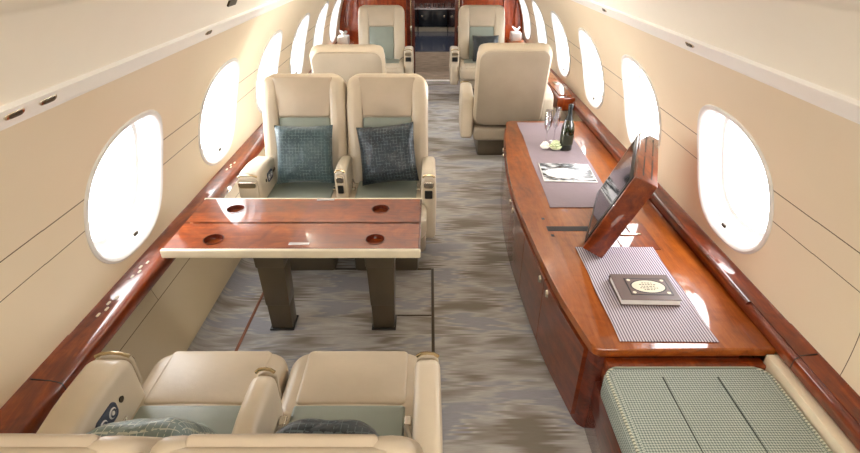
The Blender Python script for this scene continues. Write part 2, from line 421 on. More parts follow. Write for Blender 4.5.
def build_window(side, yw, idx):
    NS = 72
    def ring_pts(a, b, d):
        out = []
        for k in range(NS):
            t = 2*PI*k/NS; c, s = math.cos(t), math.sin(t); e = 2.5
            rad = (abs(c/a)**e+abs(s/b)**e)**(-1/e)
            out.append(wall_pt(side, yw+c*rad, ZC+s*rad, d))
        return out
    bm = bmesh.new()
    prof = [(WA+0.004, WB+0.004, 0.002), (WA+0.003, WB+0.003, -0.006), (WA-0.006, WB-0.006, -0.010), (WA-0.016, WB-0.016, -0.006),
            (WA-0.022, WB-0.024, 0.006), (WA-0.030, WB-0.034, 0.030), (WA-0.036, WB-0.042, 0.034), (WA-0.050, WB-0.055, 0.075), (WA-0.066, WB-0.072, 0.080),
            (WA-0.070, WB-0.076, 0.110)]
    rings = [[bm.verts.new(q) for q in ring_pts(*pp)] for pp in prof]
    for a, b in zip(rings, rings[1:]):
        for k in range(NS): bm.faces.new((a[k], a[(k+1) % NS], b[(k+1) % NS], b[k]))
    w = obj('window_%d' % idx, bm, 'white', kind='structure')
    bm = bmesh.new()
    a = [bm.verts.new(q) for q in ring_pts(WA-0.072, WB-0.078, 0.098)]
    b = [bm.verts.new(q) for q in ring_pts(WA-0.072, WB-0.078, 0.104)]
    bm.faces.new(a); bm.faces.new(b)
    for k in range(NS): bm.faces.new((a[k], a[(k+1) % NS], b[(k+1) % NS], b[k]))
    obj('pane', bm, 'pane', w, smooth=False)
    bm = bmesh.new()
    pt = wall_pt(side, yw+0.03*1, ZC-WB+0.048, 0.012)
    box(bm, (-0.004, -0.014, -0.007), (0.004, 0.014, 0.007), 0.003, 2, Matrix.Translation(pt))
    t = obj('shade_tab', bm, 'track', w); t['label'] = 'small dark shade pull tab'
    # light guide: the daylight enters here
    l = bpy.data.lights.new('window_portal', 'AREA'); l.shape = 'RECTANGLE'; l.size = 0.36; l.size_y = 0.44
    l.cycles.is_portal = True
    lo = bpy.data.objects.new('window_portal', l); COL.objects.link(lo)
    lo.location = wall_pt(side, yw, ZC, 0.13)
    nrm = Vector((-side*wx(ZC)/R0, 0, -(ZC-Z0)/R0))
    lo.rotation_euler = nrm.to_track_quat('-Z', 'Y').to_euler()
idx = 1
for side in (-1, 1):
    for yw in WINS[side]: build_window(side, yw, idx); idx += 1

# lower lining behind the ledge and down to the floor
for side, nm in ((-1, 'wall_left_lower'), (1, 'wall_right_lower')):
    bm = bmesh.new()
    prof = [(CX+side*x, z) for x, z in ((1.262, 0.64), (1.262, 0.50), (1.205, 0.30), (1.10, 0.133), (1.04, 0.05), (1.14, 0.05), (1.31, 0.30), (1.37, 0.64))]
    extrude_profile(bm, prof, -1.2, BULK, 8)
    obj(nm, bm, 'dado', kind='structure')

# ceiling: sloping side valances and the shallow crown
bm = bmesh.new()
prof = []
half = [(0.990, 1.425), (0.935, 1.49), (0.905, 1.55), (0.86, 1.62), (0.80, 1.675), (0.79, 1.685), (0.77, 1.687), (0.74, 1.715), (0.60, 1.79), (0.40, 1.85), (0.2, 1.875)]
prof = [(CX-x, z) for x, z in half]+[(CX, 1.88)]+[(CX+x, z) for x, z in reversed(half)]
prof2 = [(x*1.06, z+0.05) for x, z in prof]
extrude_profile(bm, prof+list(reversed(prof2)), -1.2, BULK, 10)
obj('ceiling', bm, 'ceil', kind='structure')
# satin white light rail along the valance
k = 1
for side in (-1, 1):
    bm = bmesh.new()
    prof = [(0.968, 1.432), (0.958, 1.436), (0.950, 1.448), (0.944, 1.462), (0.930, 1.474), (0.926, 1.482), (0.936, 1.492), (0.985, 1.47)]
    extrude_profile(bm, [(CX+side*x, z) for x, z in prof], -1.2, BULK, 8)
    obj('trim_%d' % k, bm, 'trimwhite', kind='structure'); k += 1

# wooden side ledges
def ledge_sun_spots(parent, side, y0, n):  # pale ovals imitating dapples of reflected sunlight on the ledge top
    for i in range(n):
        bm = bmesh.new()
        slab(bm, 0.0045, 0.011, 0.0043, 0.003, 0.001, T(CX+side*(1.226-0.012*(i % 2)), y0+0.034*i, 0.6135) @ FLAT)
        obj('vent', bm, 'cream_edge', parent)  # not a vent: pale oval imitating a dapple of reflected sunlight
for side, xi in ((-1, 1.164), (1, 1.190)):
    bm = bmesh.new()
    prof = [(1.262, 0.60), (1.262, 0.622), (1.255, 0.615), (1.20, 0.610), (xi+0.012, 0.603), (xi+0.003, 0.597), (xi, 0.587), (xi, 0.555), (xi+0.004, 0.548), (xi+0.03, 0.545), (xi+0.03, 0.535), (1.30, 0.535), (1.30, 0.60)]
    extrude_profile(bm, [(CX+side*x, z) for x, z in prof], -1.2, BULK, 8)
    t = obj('trim_%d' % k, bm, 'wood', kind='structure'); k += 1
    jy = 1.108 if side < 0 else 1.215
    bm = bmesh.new(); extrude_profile(bm, [(CX+side*x, z) for x, z in ((1.258, 0.6190), (1.20, 0.6108), (xi+0.012, 0.6038), (xi+0.002, 0.5975), (xi-0.0008, 0.587), (xi-0.0008, 0.555), (xi+0.003, 0.556), (xi+0.003, 0.587), (xi+0.02, 0.602), (1.25, 0.614))], jy, jy+0.0035); obj('joint', bm, 'dark_slot', t)
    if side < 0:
        ledge_sun_spots(t, side, 1.42, 4); ledge_sun_spots(t, side, 1.66, 4); ledge_sun_spots(t, side, 2.75, 4)
# slim polished bead above the credenza
bm = bmesh.new()
extrude_profile(bm, [(CX+x, z) for x, z in ((1.182, 0.596), (1.183, 0.606), (1.190, 0.612), (1.200, 0.612), (1.206, 0.606), (1.206, 0.596))], 1.50, 4.10, 4)
obj('trim_%d' % k, bm, 'wood_dark', kind='structure'); k += 1
shell_end()

# floor
bm = bmesh.new()
box(bm, (-1.45, -1.2, -0.06), (1.45, 7.42, 0.0))
obj('floor', bm, 'carpet', kind='structure', smooth=False)
bm = bmesh.new(); box(bm, (-1.45, 7.42, -0.06), (1.45, 9.62, 0.0)); obj('floor_vestibule', bm, 'vest', kind='structure', smooth=False)
bm = bmesh.new(); box(bm, (-1.35, 9.62, -0.06), (1.35, 12.6, 0.0)); obj('floor_galley', bm, 'tile', kind='structure', smooth=False)
bm = bmesh.new(); box(bm, (-0.25, 7.40, 0.0), (0.40, 7.46, 0.012), 0.003); obj('trim_%d' % k, bm, 'trimwhite', kind='structure'); k += 1
# seat track covers let into the carpet
for x0, x1, y0, y1, mt in ((0.008, 0.024, -1.0, 2.60, 'track'), (-0.90, 0.008, 2.590, 2.602, 'track'), (-0.20, 0.008, 2.145, 2.152, 'track'), (-0.985, -0.970, -1.0, 2.6, 'copper')):
    bm = bmesh.new(); box(bm, (x0, y0, -0.002), (x1, y1, 0.004), 0.0015); obj('trim_%d' % k, bm, mt, kind='structure'); k += 1
# carpeted cove where floor meets left wall
bm = bmesh.new()
prof = [(-0.99, 0.0)]+[(-0.99-0.20*math.sin(a), 0.055*(1-math.cos(a))+0.0) for a in [PI/2*q/8 for q in range(1, 9)]]+[(-1.19, 0.0)]
extrude_profile(bm, prof, -1.0, 7.9, 6)
obj('baseboard_left', bm, 'carpet', kind='structure')

# rear wall behind the camera
bm = bmesh.new(); box(bm, (-1.5, -1.27, -0.06), (1.5, -1.2, 2.0)); obj('wall_back', bm, 'lining', kind='structure', smooth=False)
# forward bulkhead with aisle opening
OL, OR = -0.225, 0.365; BULK = 7.88
bm = bmesh.new()
box(bm, (-1.46, BULK, 0), (OL-0.11, BULK+0.07, 1.95)); box(bm, (OR+0.10, BULK, 0), (1.48, BULK+0.07, 1.95)); box(bm, (OL-0.11, BULK, 1.80), (OR+0.10, BULK+0.07, 1.95))
obj('wall_front', bm, 'wood_bulk', kind='structure', smooth=False)
bm = bmesh.new()
for a, b in ((OL-0.12, OL), (OR, OR+0.11)):
    box(bm, (a, BULK-0.025, 0), (b, BULK+0.12, 1.80), 0.012)
d = obj('door_1', bm, 'wood_dark', kind='structure')
for xx in (OL-0.055, OR+0.055):
    bm = bmesh.new(); box(bm, (xx-0.007, BULK-0.033, 0.02), (xx+0.007, BULK-0.022, 1.80), 0.003); obj('metal_strip', bm, 'brass', d)
    bm = bmesh.new(); box(bm, (xx-0.014, BULK-0.040, 0.62), (xx+0.014, BULK-0.03, 0.70), 0.004); obj('latch', bm, 'chrome', d)
# raised arched mouldings on the bulkhead
for xa, xb, nm in ((-1.24, -1.05, -1), (1.07, 1.24, 1)):
    bm = bmesh.new()
    pts = [(xa, BULK-0.012, 0.68), (xa, BULK-0.012, 1.5), ((xa+xb)/2, BULK-0.012, 1.6), (xb, BULK-0.012, 1.5), (xb, BULK-0.012, 0.68)]
    tube(bm, pts, 0.011); obj('trim_%d' % k, bm, 'wood_bulk', kind='structure'); k += 1
# passage walls ahead of the bulkhead
bm = bmesh.new()
box(bm, (-0.33, BULK+0.12, 0), (-0.27, 12.6, 1.95)); box(bm, (0.40, BULK+0.12, 0), (0.46, 12.6, 1.95)); box(bm, (-0.33, 12.5, 0), (0.46, 12.56, 1.95)); box(bm, (-0.33, BULK+0.07, 1.90), (0.46, 12.56, 1.95))
obj('wall_passage', bm, 'wood_dark', kind='structure', smooth=False)

# galley unit at the far end of the passage
g = thing('galley_cabinet', 'dark low galley cabinet with small bright latches at the end of the passage', 'cabinet', (0.065, 11.95, 0))
bm = bmesh.new(); box(bm, (-0.325, -0.02, 0.10), (0.325, 0.5, 0.455), 0.004); obj('body', bm, 'galley', g)
bm = bmesh.new(); box(bm, (-0.325, 0.0, 0.0), (0.325, 0.5, 0.098), 0.002); obj('kickboard', bm, 'cream_edge', g)
bm = bmesh.new(); box(bm, (-0.33, -0.04, 0.457), (0.33, 0.5, 0.475), 0.004); obj('worktop', bm, 'plaque', g)
for s in (-1, 1):
    bm = bmesh.new(); box(bm, (min(0.01*s, 0.315*s), -0.035, 0.12), (max(0.01*s, 0.315*s), -0.02, 0.44), 0.004)
    dd = obj('door', bm, 'galley', g)
    bm = bmesh.new(); box(bm, (0.25*s-0.018, -0.045, 0.30), (0.25*s+0.018, -0.035, 0.345), 0.006); obj('latch', bm, 'chrome', dd)
tum = None
def tumbler(x, y, first=False):
    global tum
    if tum is None:
        bm = bmesh.new(); lathe(bm, [(0.001, 0), (0.030, 0), (0.034, 0.10), (0.031, 0.10), (0.028, 0.012), (0.001, 0.012)], 16)
        tum = obj('tumbler', bm, 'crystal'); o = tum
    else:
        o = tum.copy(); COL.objects.link(o)
    o.location = (x, y, 0.476)
    tag(o, 'clear glass tumbler in the row on the far galley worktop', 'glass', 'tumblers on the galley worktop')
for i in range(6): tumbler(-0.20+0.10*i, 12.02+0.03*(i % 2))

# ------------------------------------------------------------------ seats
REC = math.radians(17)
def seat(label, loc, rz, hw, arms, inlay_group, wide=False, control=None, rec=17):
    """arms: list of (local x, style). Local front is -y, back plane foot at y=0"""
    s = thing('cabin_seat', label, 'seat', loc, rz, inlay_group)
    BK = T(0, 0.0, 0.44) @ RX(-math.radians(rec))
    # back shell
    hh = 0.382; zc = 0.290
    bm = bmesh.new(); slab(bm, hw, hh, 0.095, 0.115, 0.045, BK @ T(0, 0.068, zc), 0, 0.018, 0.0); back = obj('backrest', bm, 'leather', s)
    bw = 0.092 if not wide else 0.130
    for sg in (-1, 1):
        bm = bmesh.new()
        def wp(co, sg=sg):
            # lean the bolster inwards at its head so it follows the rounded shoulder
            t = max(0, (co.z-0.17)/0.20); return Vector((co.x-sg*0.016*t*t, co.y+0.030*t*t, co.z))
        slab(bm, bw/2+0.004, hh-0.016, 0.042, 0.075, 0.030, BK @ T(sg*(hw-bw/2-0.006), 0.012, zc), 0.006, 0, 0, wp)
        obj('bolster', bm, 'leather', back)
    pw = hw-bw-0.012
    bm = bmesh.new(); slab(bm, pw+0.012, 0.122, 0.012, 0.05, 0.012, BK @ T(0, 0.018, 0.527), 0.014, 0, 0.07)
    obj('headrest', bm, 'padleather', back)
    bm = bmesh.new(); slab(bm, pw, 0.205, 0.012, 0.05, 0.009, BK @ T(0, 0.024, 0.197), 0.012)
    t = obj('back_inlay', bm, 'teal', back); t['label'] = 'sage green leather back inlay'
    bm = bmesh.new(); slab(bm, hw-0.022, hh-0.026, 0.08, 0.020, 0.008, BK @ T(0, 0.132, zc), 0, 0.004)
    t = obj('rear_panel', bm, 'leather_back', back); t['label'] = 'smooth taupe rear panel'
    bm = bmesh.new(); slab(bm, 0.030, 0.012, 0.010, 0.010, 0.003, BK @ T(-hw*0.55, 0.07, 0.664) @ FLAT); obj('headrest_latch', bm, 'brass', back)
    # seat cushion
    cw = hw-0.008 if not wide else hw
    bm = bmesh.new(); slab(bm, cw, 0.272, 0.075, 0.15, 0.045, T(0, -0.262, 0.365) @ FLAT, 0.004, 0, 0); cu = obj('seat_cushion', bm, 'leather', s)
    cp = cw-0.062
    bm = bmesh.new(); slab(bm, cp, 0.128, 0.02, 0.03, 0.012, T(0, -0.392, 0.432) @ FLAT, 0.006); obj('front_pad', bm, 'leather', cu)
    bm = bmesh.new(); slab(bm, cp, 0.128, 0.012, 0.03, 0.010, T(0, -0.135, 0.432) @ FLAT, 0.004)
    t = obj('cushion_inlay', bm, 'teal', cu); t['label'] = 'sage green leather cushion inlay'
    # lower shell and pedestal
    bm = bmesh.new(); box(bm, (-hw+0.012, -0.46, 0.17), (hw-0.012, 0.085, 0.30), 0.03, 3); obj('lower_shell', bm, 'leather_back', s)
    bm = bmesh.new(); box(bm, (-hw+0.06, -0.40, 0.0), (hw-0.06, 0.02, 0.172), 0.02, 2); obj('pedestal', bm, 'legmetal', s)
    # arms
    for ax, style in arms:
        aw = {'slim': 0.070, 'wide': 0.105, 'outer': 0.082, 'wall': 0.125}[style]
        bm = bmesh.new()
        def aw_warp(co):
            # top slopes gently down to the back, side bows out
            t = (co.z+0.225)/0.45
            return Vector((co.x, co.y*(1+0.10*(1-abs(2*t-1))), co.z-0.030*max(0, co.x/0.19)*t))
        ay = 0.035 if style == 'slim' else 0.0
        slab(bm, 0.195-ay, 0.225, 0.060, aw, 0.026, T(ax, -0.130+ay, 0.400) @ SIDE, 0.003, 0.003, 0, aw_warp)
        ar = obj('armrest', bm, 'armleather', s)
        bm = bmesh.new(); slab(bm, aw/2-0.004, 0.066, 0.024, 0.020, 0.008, T(ax, 2*ay-0.330, 0.535)); obj('end_cap', bm, 'leather', ar)
        bm = bmesh.new(); slab(bm, aw/2-0.012, 0.020, 0.014, 0.014, 0.005, T(ax, 2*ay-0.342, 0.567)); t = obj('latch', bm, 'chrome', ar); t['label'] = 'polished latch'
        if style in ('slim', 'outer', 'wide'):
            bm = bmesh.new(); slab(bm, aw/2-0.018, 0.026, 0.006, 0.010, 0.003, T(ax, 2*ay-0.341, 0.505)); obj('release_button', bm, 'black', ar)
        bm = bmesh.new(); tube(bm, [(ax-aw/2+0.006, 2*ay-0.322, 0.607), (ax-aw/4, 2*ay-0.322, 0.619), (ax, 2*ay-0.322, 0.622), (ax+aw/4, 2*ay-0.322, 0.619), (ax+aw/2-0.006, 2*ay-0.322, 0.607)], 0.006); obj('metal_band', bm, 'brass', ar)
        if control is not None and abs(ax-control[0]) < 1e-6:
            sx = control[1]; px = ax+sx*(aw/2+0.004)
            bm = bmesh.new(); slab(bm, 0.052, 0.030, 0.020, 0.008, 0.003, T(px, -0.13, 0.535) @ SIDE); pad = obj('control_pad', bm, 'pad', ar)
            for q in (-0.024, 0.024):
                bm = bmesh.new()
                bmesh.ops.create_cone(bm, cap_ends=False, segments=20, radius1=0.018, radius2=0.014, depth=0.003, matrix=T(px+sx*0.0055, -0.13+q, 0.535) @ RY(PI/2*sx))
                bmesh.ops.create_cone(bm, cap_ends=True, segments=14, radius1=0.007, radius2=0.007, depth=0.003, matrix=T(px+sx*0.0055, -0.13+q, 0.535) @ RY(PI/2*sx))
                obj('button', bm, 'white', pad)
            for q in (-0.078, 0.078, 0.102):
                bm = bmesh.new(); bmesh.ops.create_cone(bm, cap_ends=True, segments=16, radius1=0.011, radius2=0.009, depth=0.006, matrix=T(px, -0.13+q, 0.535) @ RY(PI/2))
                obj('socket', bm, 'track', ar)
    # lap belt
    for sg in (-1, 1):
        bm = bmesh.new()
        tube(bm, [(sg*(cw-0.005), -0.02, 0.47), (sg*(cw-0.03), -0.08, 0.475), (sg*(cw-0.055), -0.16, 0.468)], 0.009, 6)
        b = obj('lap_belt', bm, 'leather_back', s)
        bm = bmesh.new(); slab(bm, 0.012, 0.018, 0.005, 0.010, 0.004, T(sg*(cw-0.050), -0.180, 0.468) @ FLAT); obj('buckle', bm, 'chrome', b)
    return s

FY, NY = 2.97, 0.895
G2 = 'paired seats at the dining table'
seat('cream leather seat beyond the table beside the windows, holding the teal cushion', (-0.795, FY, 0), 0, 0.266, [(-0.262, 'wall'), (0.262, 'slim')], G2, control=(-0.262, 1))
seat('cream leather aisle seat beyond the table, holding the tilted dark cushion', (-0.27, FY, 0), 0, 0.258, [(0.262, 'outer')], G2)
seat('nearest window-side cream seat with its wide armrest and round button control pad', (-0.785, NY, 0), PI, 0.258, [(0.262, 'wall'), (-0.262, 'slim')], G2, control=(0.262, -1), rec=27.3)
seat('nearest cream seat on the aisle, with a navy cushion behind its top edge', (-0.27, NY, 0), PI, 0.258, [(-0.262, 'outer')], G2, rec=27.3)
G3 = 'single club seats toward the bulkhead'
WAR = [(-0.36, 'wide'), (0.36, 'wide')]
seat('single seat seen from behind, just behind the paired seats by the windows', (-0.672, 4.45, 0), PI, 0.305, WAR, G3, True)
seat('single seat seen from behind, backed up to the end of the long credenza', (0.700, 4.52, 0), PI, 0.31, WAR, G3, True)
seat('single seat at the bulkhead with bare sage inlay and no cushion, by the tissue box', (-0.63, 6.77, 0), 0, 0.30, WAR, G3, True)
seat('single seat at the bulkhead holding a small black cushion, right of the doorway', (0.67, 6.77, 0), 0, 0.30, WAR, G3, True)

def cushion(label, loc, rot, size, mat, th=0.075):
    bm = bmesh.new(); n = 22; h = size/2
    def pt(i, j, sg):
        u, v = 2*i/n-1, 2*j/n-1
        pin = 1-0.075*((1-u*u)*abs(v)**2+(1-v*v)*abs(u)**2)
        d = th*((1-u**4)*(1-v**4))**0.55
        wv = 0.006*noise.noise(Vector((u*2.3+loc[0]*9, v*2.3, sg*3)))
        return Vector((u*h*(1-0.06*(1-v*v)*abs(u)), sg*(d+wv*(1 if d > 0.01 else 0)), v*h*(1-0.06*(1-u*u)*abs(v))))
    for sg in (-1, 1):
        g = [[bm.verts.new(pt(i, j, sg)) for j in range(n+1)] for i in range(n+1)]
        for i in range(n):
            for j in range(n): bm.faces.new((g[i][j], g[i+1][j], g[i+1][j+1], g[i][j+1]))
    bmesh.ops.remove_doubles(bm, verts=bm.verts, dist=0.0004)
    o = obj('throw_cushion', bm, mat); o.location = loc; o.rotation_euler = rot
    tag(o, label, 'cushion', 'silk throw cushions'); return o
cushion('teal silk cushion leaning on the window-side seat beyond the table', (-0.775, 2.905, 0.645), (-0.36, 0.0, 0.02), 0.36, 'pillow')
cushion('darker tilted checked cushion leaning on the aisle seat beyond the table', (-0.262, 2.90, 0.650), (-0.36, -0.13, -0.08), 0.36, 'pillow_dark')
cushion('navy checked cushion peeping over the back of the nearest aisle seat', (-0.285, 0.935, 0.520), (0.58, 0.03, 0.0), 0.31, 'pillow_dark')
cushion('grey-green cushion peeping over the back of the nearest window-side seat', (-0.80, 0.935, 0.522), (0.58, -0.05, 0.04), 0.31, 'pillow_pale')
cushion('small black cushion on the bulkhead seat right of the doorway', (0.71, 6.66, 0.585), (-0.34, 0, 0.05), 0.34, 'pillow_black')

# ------------------------------------------------------------------ dining table
TX0, TX1, TY0, TY1, TYM, TZ = -1.160, -0.045, 1.815, 2.315, 2.055, 0.640
tb = thing('dining_table', 'glossy burl wood fold-out table with cream edge between facing pairs of seats', 'table', (0, 0, 0))
cups = [(-0.965, 1.905, 0), (-0.245, 1.905, 0), (-0.965, 2.195, 1), (-0.245, 2.195, 1)]
def leaf_mesh(x0, x1, y0, y1, holes):
    """top sheet with round wells: built as polar patches per hole over strips"""
    bm = bmesh.new(); zt = TZ+0.0; hr = 0.043
    xs = sorted([x0]+[h[0]+s*0.07 for h in holes for s in (-1, 1)]+[x1])
    def rect(a, b, c, d):
        bm.faces.new([bm.verts.new((a, c, zt)), bm.verts.new((b, c, zt)), bm.verts.new((b, d, zt)), bm.verts.new((a, d, zt))])
    for i in range(len(xs)-1):
        h = [q for q in holes if xs[i] < q[0] < xs[i+1]]
        if not h: rect(xs[i], xs[i+1], y0, y1); continue
        hx, hy = h[0][0], h[0][1]; NS = 32
        a, b, c, d = xs[i]-hx, xs[i+1]-hx, y0-hy, y1-hy
        an = sorted([2*PI*q/NS for q in range(NS)]+[math.atan2(q, p) % (2*PI) for p in (a, b) for q in (c, d)])
        o_, i_ = [], []
        for t in an:
            cc, ss = math.cos(t), math.sin(t)
            kk = min((b if cc > 0 else -a)/abs(cc) if abs(cc) > 1e-6 else 9e9, (d if ss > 0 else -c)/abs(ss) if abs(ss) > 1e-6 else 9e9)
            o_.append(bm.verts.new((hx+cc*kk, hy+ss*kk, zt))); i_.append(bm.verts.new((hx+cc*hr, hy+ss*hr, zt)))
        n = len(an)
        for q in range(n): bm.faces.new((i_[q], o_[q], o_[(q+1) % n], i_[(q+1) % n]))
        lo = [bm.verts.new((v.co.x, v.co.y, zt-0.022)) for v in i_]
        for q in range(n): bm.faces.new((i_[q], i_[(q+1) % n], lo[(q+1) % n], lo[q]))
        bm.faces.new(lo)
    bmesh.ops.remove_doubles(bm, verts=bm.verts, dist=1e-5)
    # sides and bottom so the leaf is solid
    box(bm, (x0, y0, zt-0.030), (x1, y1, zt-0.024))
    return bm
for hs, a, b in ((0, TY0+0.016, TYM-0.006), (1, TYM+0.006, TY1-0.010)):
    bm = leaf_mesh(TX0+0.004, TX1-0.006, a, b, [c for c in cups if c[2] == hs]); lf = obj('table_leaf', bm, 'wood_table', tb, smooth=False)
    for c in cups:
        if c[2] != hs: continue
        bm = bmesh.new(); lathe(bm, [(0.0445, TZ+0.0005), (0.046, TZ+0.0025), (0.042, TZ+0.0025), (0.0405, TZ-0.020)], 32, T(c[0], c[1], 0)); obj('cup_holder_rim', bm, 'wood_dark', lf)
# cream surround
bm = bmesh.new()
box(bm, (TX0-0.004, TY0-0.004, TZ-0.040), (TX1+0.004, TY0+0.016, TZ+0.001), 0.006, 3)
box(bm, (TX0-0.004, TY1-0.010, TZ-0.040), (TX1+0.004, TY1+0.002, TZ+0.001), 0.003, 2)
box(bm, (TX0+0.006, TY0+0.006, TZ-0.040), (TX1-0.006, TY1-0.006, TZ-0.031), 0.002, 1)
t = obj('edge_band', bm, 'cream_edge', tb)
bm = bmesh.new(); box(bm, (TX0+0.01, TYM-0.006, TZ-0.030), (TX1-0.01, TYM+0.006, TZ-0.008)); obj('hinge_strip', bm, 'dark_slot', tb, smooth=False); t['label'] = 'cream edging'
bm = bmesh.new(); box(bm, (TX1-0.006, TY0+0.016, TZ-0.038), (TX1+0.003, TY1-0.010, TZ+0.0005), 0.002, 1); obj('end_strip', bm, 'wood_dark', tb)
for x, y, w in ((-0.575, 1.866, 0.045), (-0.535, 2.296, 0.045)):
    bm = bmesh.new(); box(bm, (x-w, y-0.010, TZ), (x+w, y+0.010, TZ+0.003), 0.002, 1); obj('latch_plate', bm, 'plaque', tb)
for lx in (-0.785, -0.245):
    bm = bmesh.new()
    for (z0, z1, w0, w1, dd) in ((0.40, 0.60, 0.072, 0.078, 0.062), (0.16, 0.41, 0.062, 0.069, 0.054), (0.0, 0.17, 0.056, 0.060, 0.048)):
        vs = box(bm, (lx-w1, 2.085-dd, z0), (lx+w1, 2.085+dd, z1), 0.008, 2)
        for v in vs:
            f = (v.co.z-z0)/(z1-z0); kx = (w0+(w1-w0)*f)/w1
            v.co.x = lx+(v.co.x-lx)*kx
    lg = obj('leg', bm, 'legmetal', tb)
    bm = bmesh.new(); box(bm, (lx-0.064, 2.025, 0.0), (lx+0.064, 2.145, 0.010), 0.003, 1); obj('foot_plate', bm, 'black', lg)

# ------------------------------------------------------------------ credenza
CZ = 0.460; CY0, CY1 = 1.405, 4.14; CB = CX+1.290
def front_x(y, off=0.0):
    pts = [(1.405, 0.622), (1.525, 0.600), (1.76, 0.563), (2.10, 0.535), (2.65, 0.512), (3.1, 0.526), (3.7, 0.585), (4.14, 0.652)]
    for (a, xa), (b, xb) in zip(pts, pts[1:]):
        if y <= b:
            break
    # smooth Catmull-like via local quadratic average
    i = pts.index((b, xb)); p0 = pts[max(i-2, 0)]; p3 = pts[min(i+1, len(pts)-1)]
    t = (y-a)/(b-a); m0 = (xb-p0[1])/(b-p0[0]); m1 = (p3[1]-xa)/(p3[0]-a); h = b-a
    return (2*t**3-3*t*t+1)*xa+(t**3-2*t*t+t)*h*m0+(-2*t**3+3*t*t)*xb+(t**3-t*t)*h*m1+off
cr = thing('credenza', 'long low cherry wood credenza with bowed front standing under the right-hand windows', 'cabinet', (0, 0, 0))
def front_pts(y0, y1, n, off): return [(front_x(y0+(y1-y0)*i/n, off), y0+(y1-y0)*i/n) for i in range(n+1)]
def corner(c, r, a0, a1, n=6): return [(c[0]+r*math.cos(a0+(a1-a0)*i/n), c[1]+r*math.sin(a0+(a1-a0)*i/n)) for i in range(n+1)]
rr = 0.030
poly = [(CB, CY0)]
poly += list(reversed(corner((front_x(CY0+rr)+rr, CY0+rr), rr, PI, 1.5*PI)))
poly += front_pts(CY0+rr+0.02, CY1-0.05, 30, 0.0)
poly += list(reversed(corner((front_x(CY1-rr)+rr, CY1-rr), rr, PI/2, PI)))
poly += [(CB, CY1)]
bm = bmesh.new(); prism(bm, poly, CZ-0.040, CZ, 0.010, 3); top = obj('worktop', bm, 'wood_top', cr)
bm = bmesh.new()
CBB = CX+1.172
poly = [(CBB, CY0+0.012), (front_x(CY0)+0.030, CY0+0.012), (front_x(CY0)+0.006, CY0+0.03)]+front_pts(CY0+0.06, CY1-0.05, 30, 0.006)+[(front_x(CY1)+0.01, CY1-0.015), (CBB, CY1-0.015)]
prism(bm, poly, 0.0, CZ-0.041); obj('body', bm, 'wood_dark', cr, smooth=True)
dy = [1.455, 1.915, 2.32, 2.735, 3.19, 3.62, 4.08]
for i in range(6):
    a, b = dy[i]+0.003, dy[i+1]-0.003
    f = front_pts(a, b, 8, -0.010); bk = list(reversed(front_pts(a, b, 8, 0.012)))
    bm = bmesh.new(); prism(bm, f+bk, 0.035, CZ-0.048, 0.0015, 1); dd = obj('door', bm, 'wood_door', cr)
    ky = (b-0.055) if i % 2 == 0 else (a+0.055)
    kx = front_x(ky, -0.010)
    bm = bmesh.new(); bmesh.ops.create_cone(bm, cap_ends=True, segments=20, radius1=0.020, radius2=0.016, depth=0.008, matrix=T(kx-0.003, ky, 0.375) @ RY(-PI/2))
    kn = obj('knob', bm, 'chrome', dd)
# screen slot and hatch let into the worktop
bm = bmesh.new(); box(bm, (0.625, 2.285, CZ-0.004), (0.90, 2.335, CZ+0.0012), 0.0005, 1); obj('slot', bm, 'dark_slot', top)
bm = bmesh.new(); box(bm, (0.96, 2.10, CZ-0.002), (1.15, 2.36, CZ+0.003), 0.001, 1); h = obj('hatch', bm, 'wood', top)
for x, y in ((0.625, 2.42), (0.640, 2.24)):
    bm = bmesh.new(); box(bm, (x-0.008, y-0.010, CZ-0.002), (x+0.008, y+0.010, CZ+0.0012)); obj('catch', bm, 'dark_slot', top, smooth=False)
bm = bmesh.new(); box(bm, (0.985, 2.235, CZ+0.003), (1.10, 2.25, CZ+0.010), 0.002, 1); box(bm, (1.05, 2.25, CZ+0.003), (1.065, 2.34, CZ+0.010), 0.002, 1); obj('bracket', bm, 'chrome', top)

# ------------------------------------------------------------------ monitor
mo = thing('pop_up_monitor', 'wood-cased flip-up screen leaning on the credenza between the two cloths', 'monitor', (0.731, 2.040, 0.511))
al = math.radians(22); u = Vector((0.375, 0.927, 0)); nrm = Vector((0.927, -0.375, 0))
W_, H_, T_ = 0.635, 0.440, 0.108
up = nrm*math.sin(al)+Vector((0, 0, math.cos(al))); bk = nrm*math.cos(al)-Vector((0, 0, math.sin(al)))
FM = Matrix(((u.x, bk.x, up.x, 0), (u.y, bk.y, up.y, 0), (u.z, bk.z, up.z, 0), (0, 0, 0, 1)))
bm = bmesh.new(); box(bm, (0, 0.004, 0), (W_, T_, H_), 0.005, 3, FM); cs = obj('casing', bm, 'wood', mo)
bm = bmesh.new(); box(bm, (0.020, -0.001, 0.020), (W_-0.020, 0.006, H_-0.020), 0.004, 2, FM); bz = obj('bezel', bm, 'black', mo)
bm = bmesh.new(); box(bm, (0.045, -0.002, 0.05), (W_-0.045, 0.0, H_-0.045), 0, 1, FM); obj('screen', bm, 'screen', bz, smooth=False)
for i in range(2):
    for j in range(2):
        bm = bmesh.new(); a = 0.045+i*0.30; bq = 0.034+j*0.040
        box(bm, (a, bq, H_-0.003), (a+0.24, bq+0.006, H_+0.0008), 0, 1, FM); obj('vent_slot', bm, 'dark_slot', cs, smooth=False)

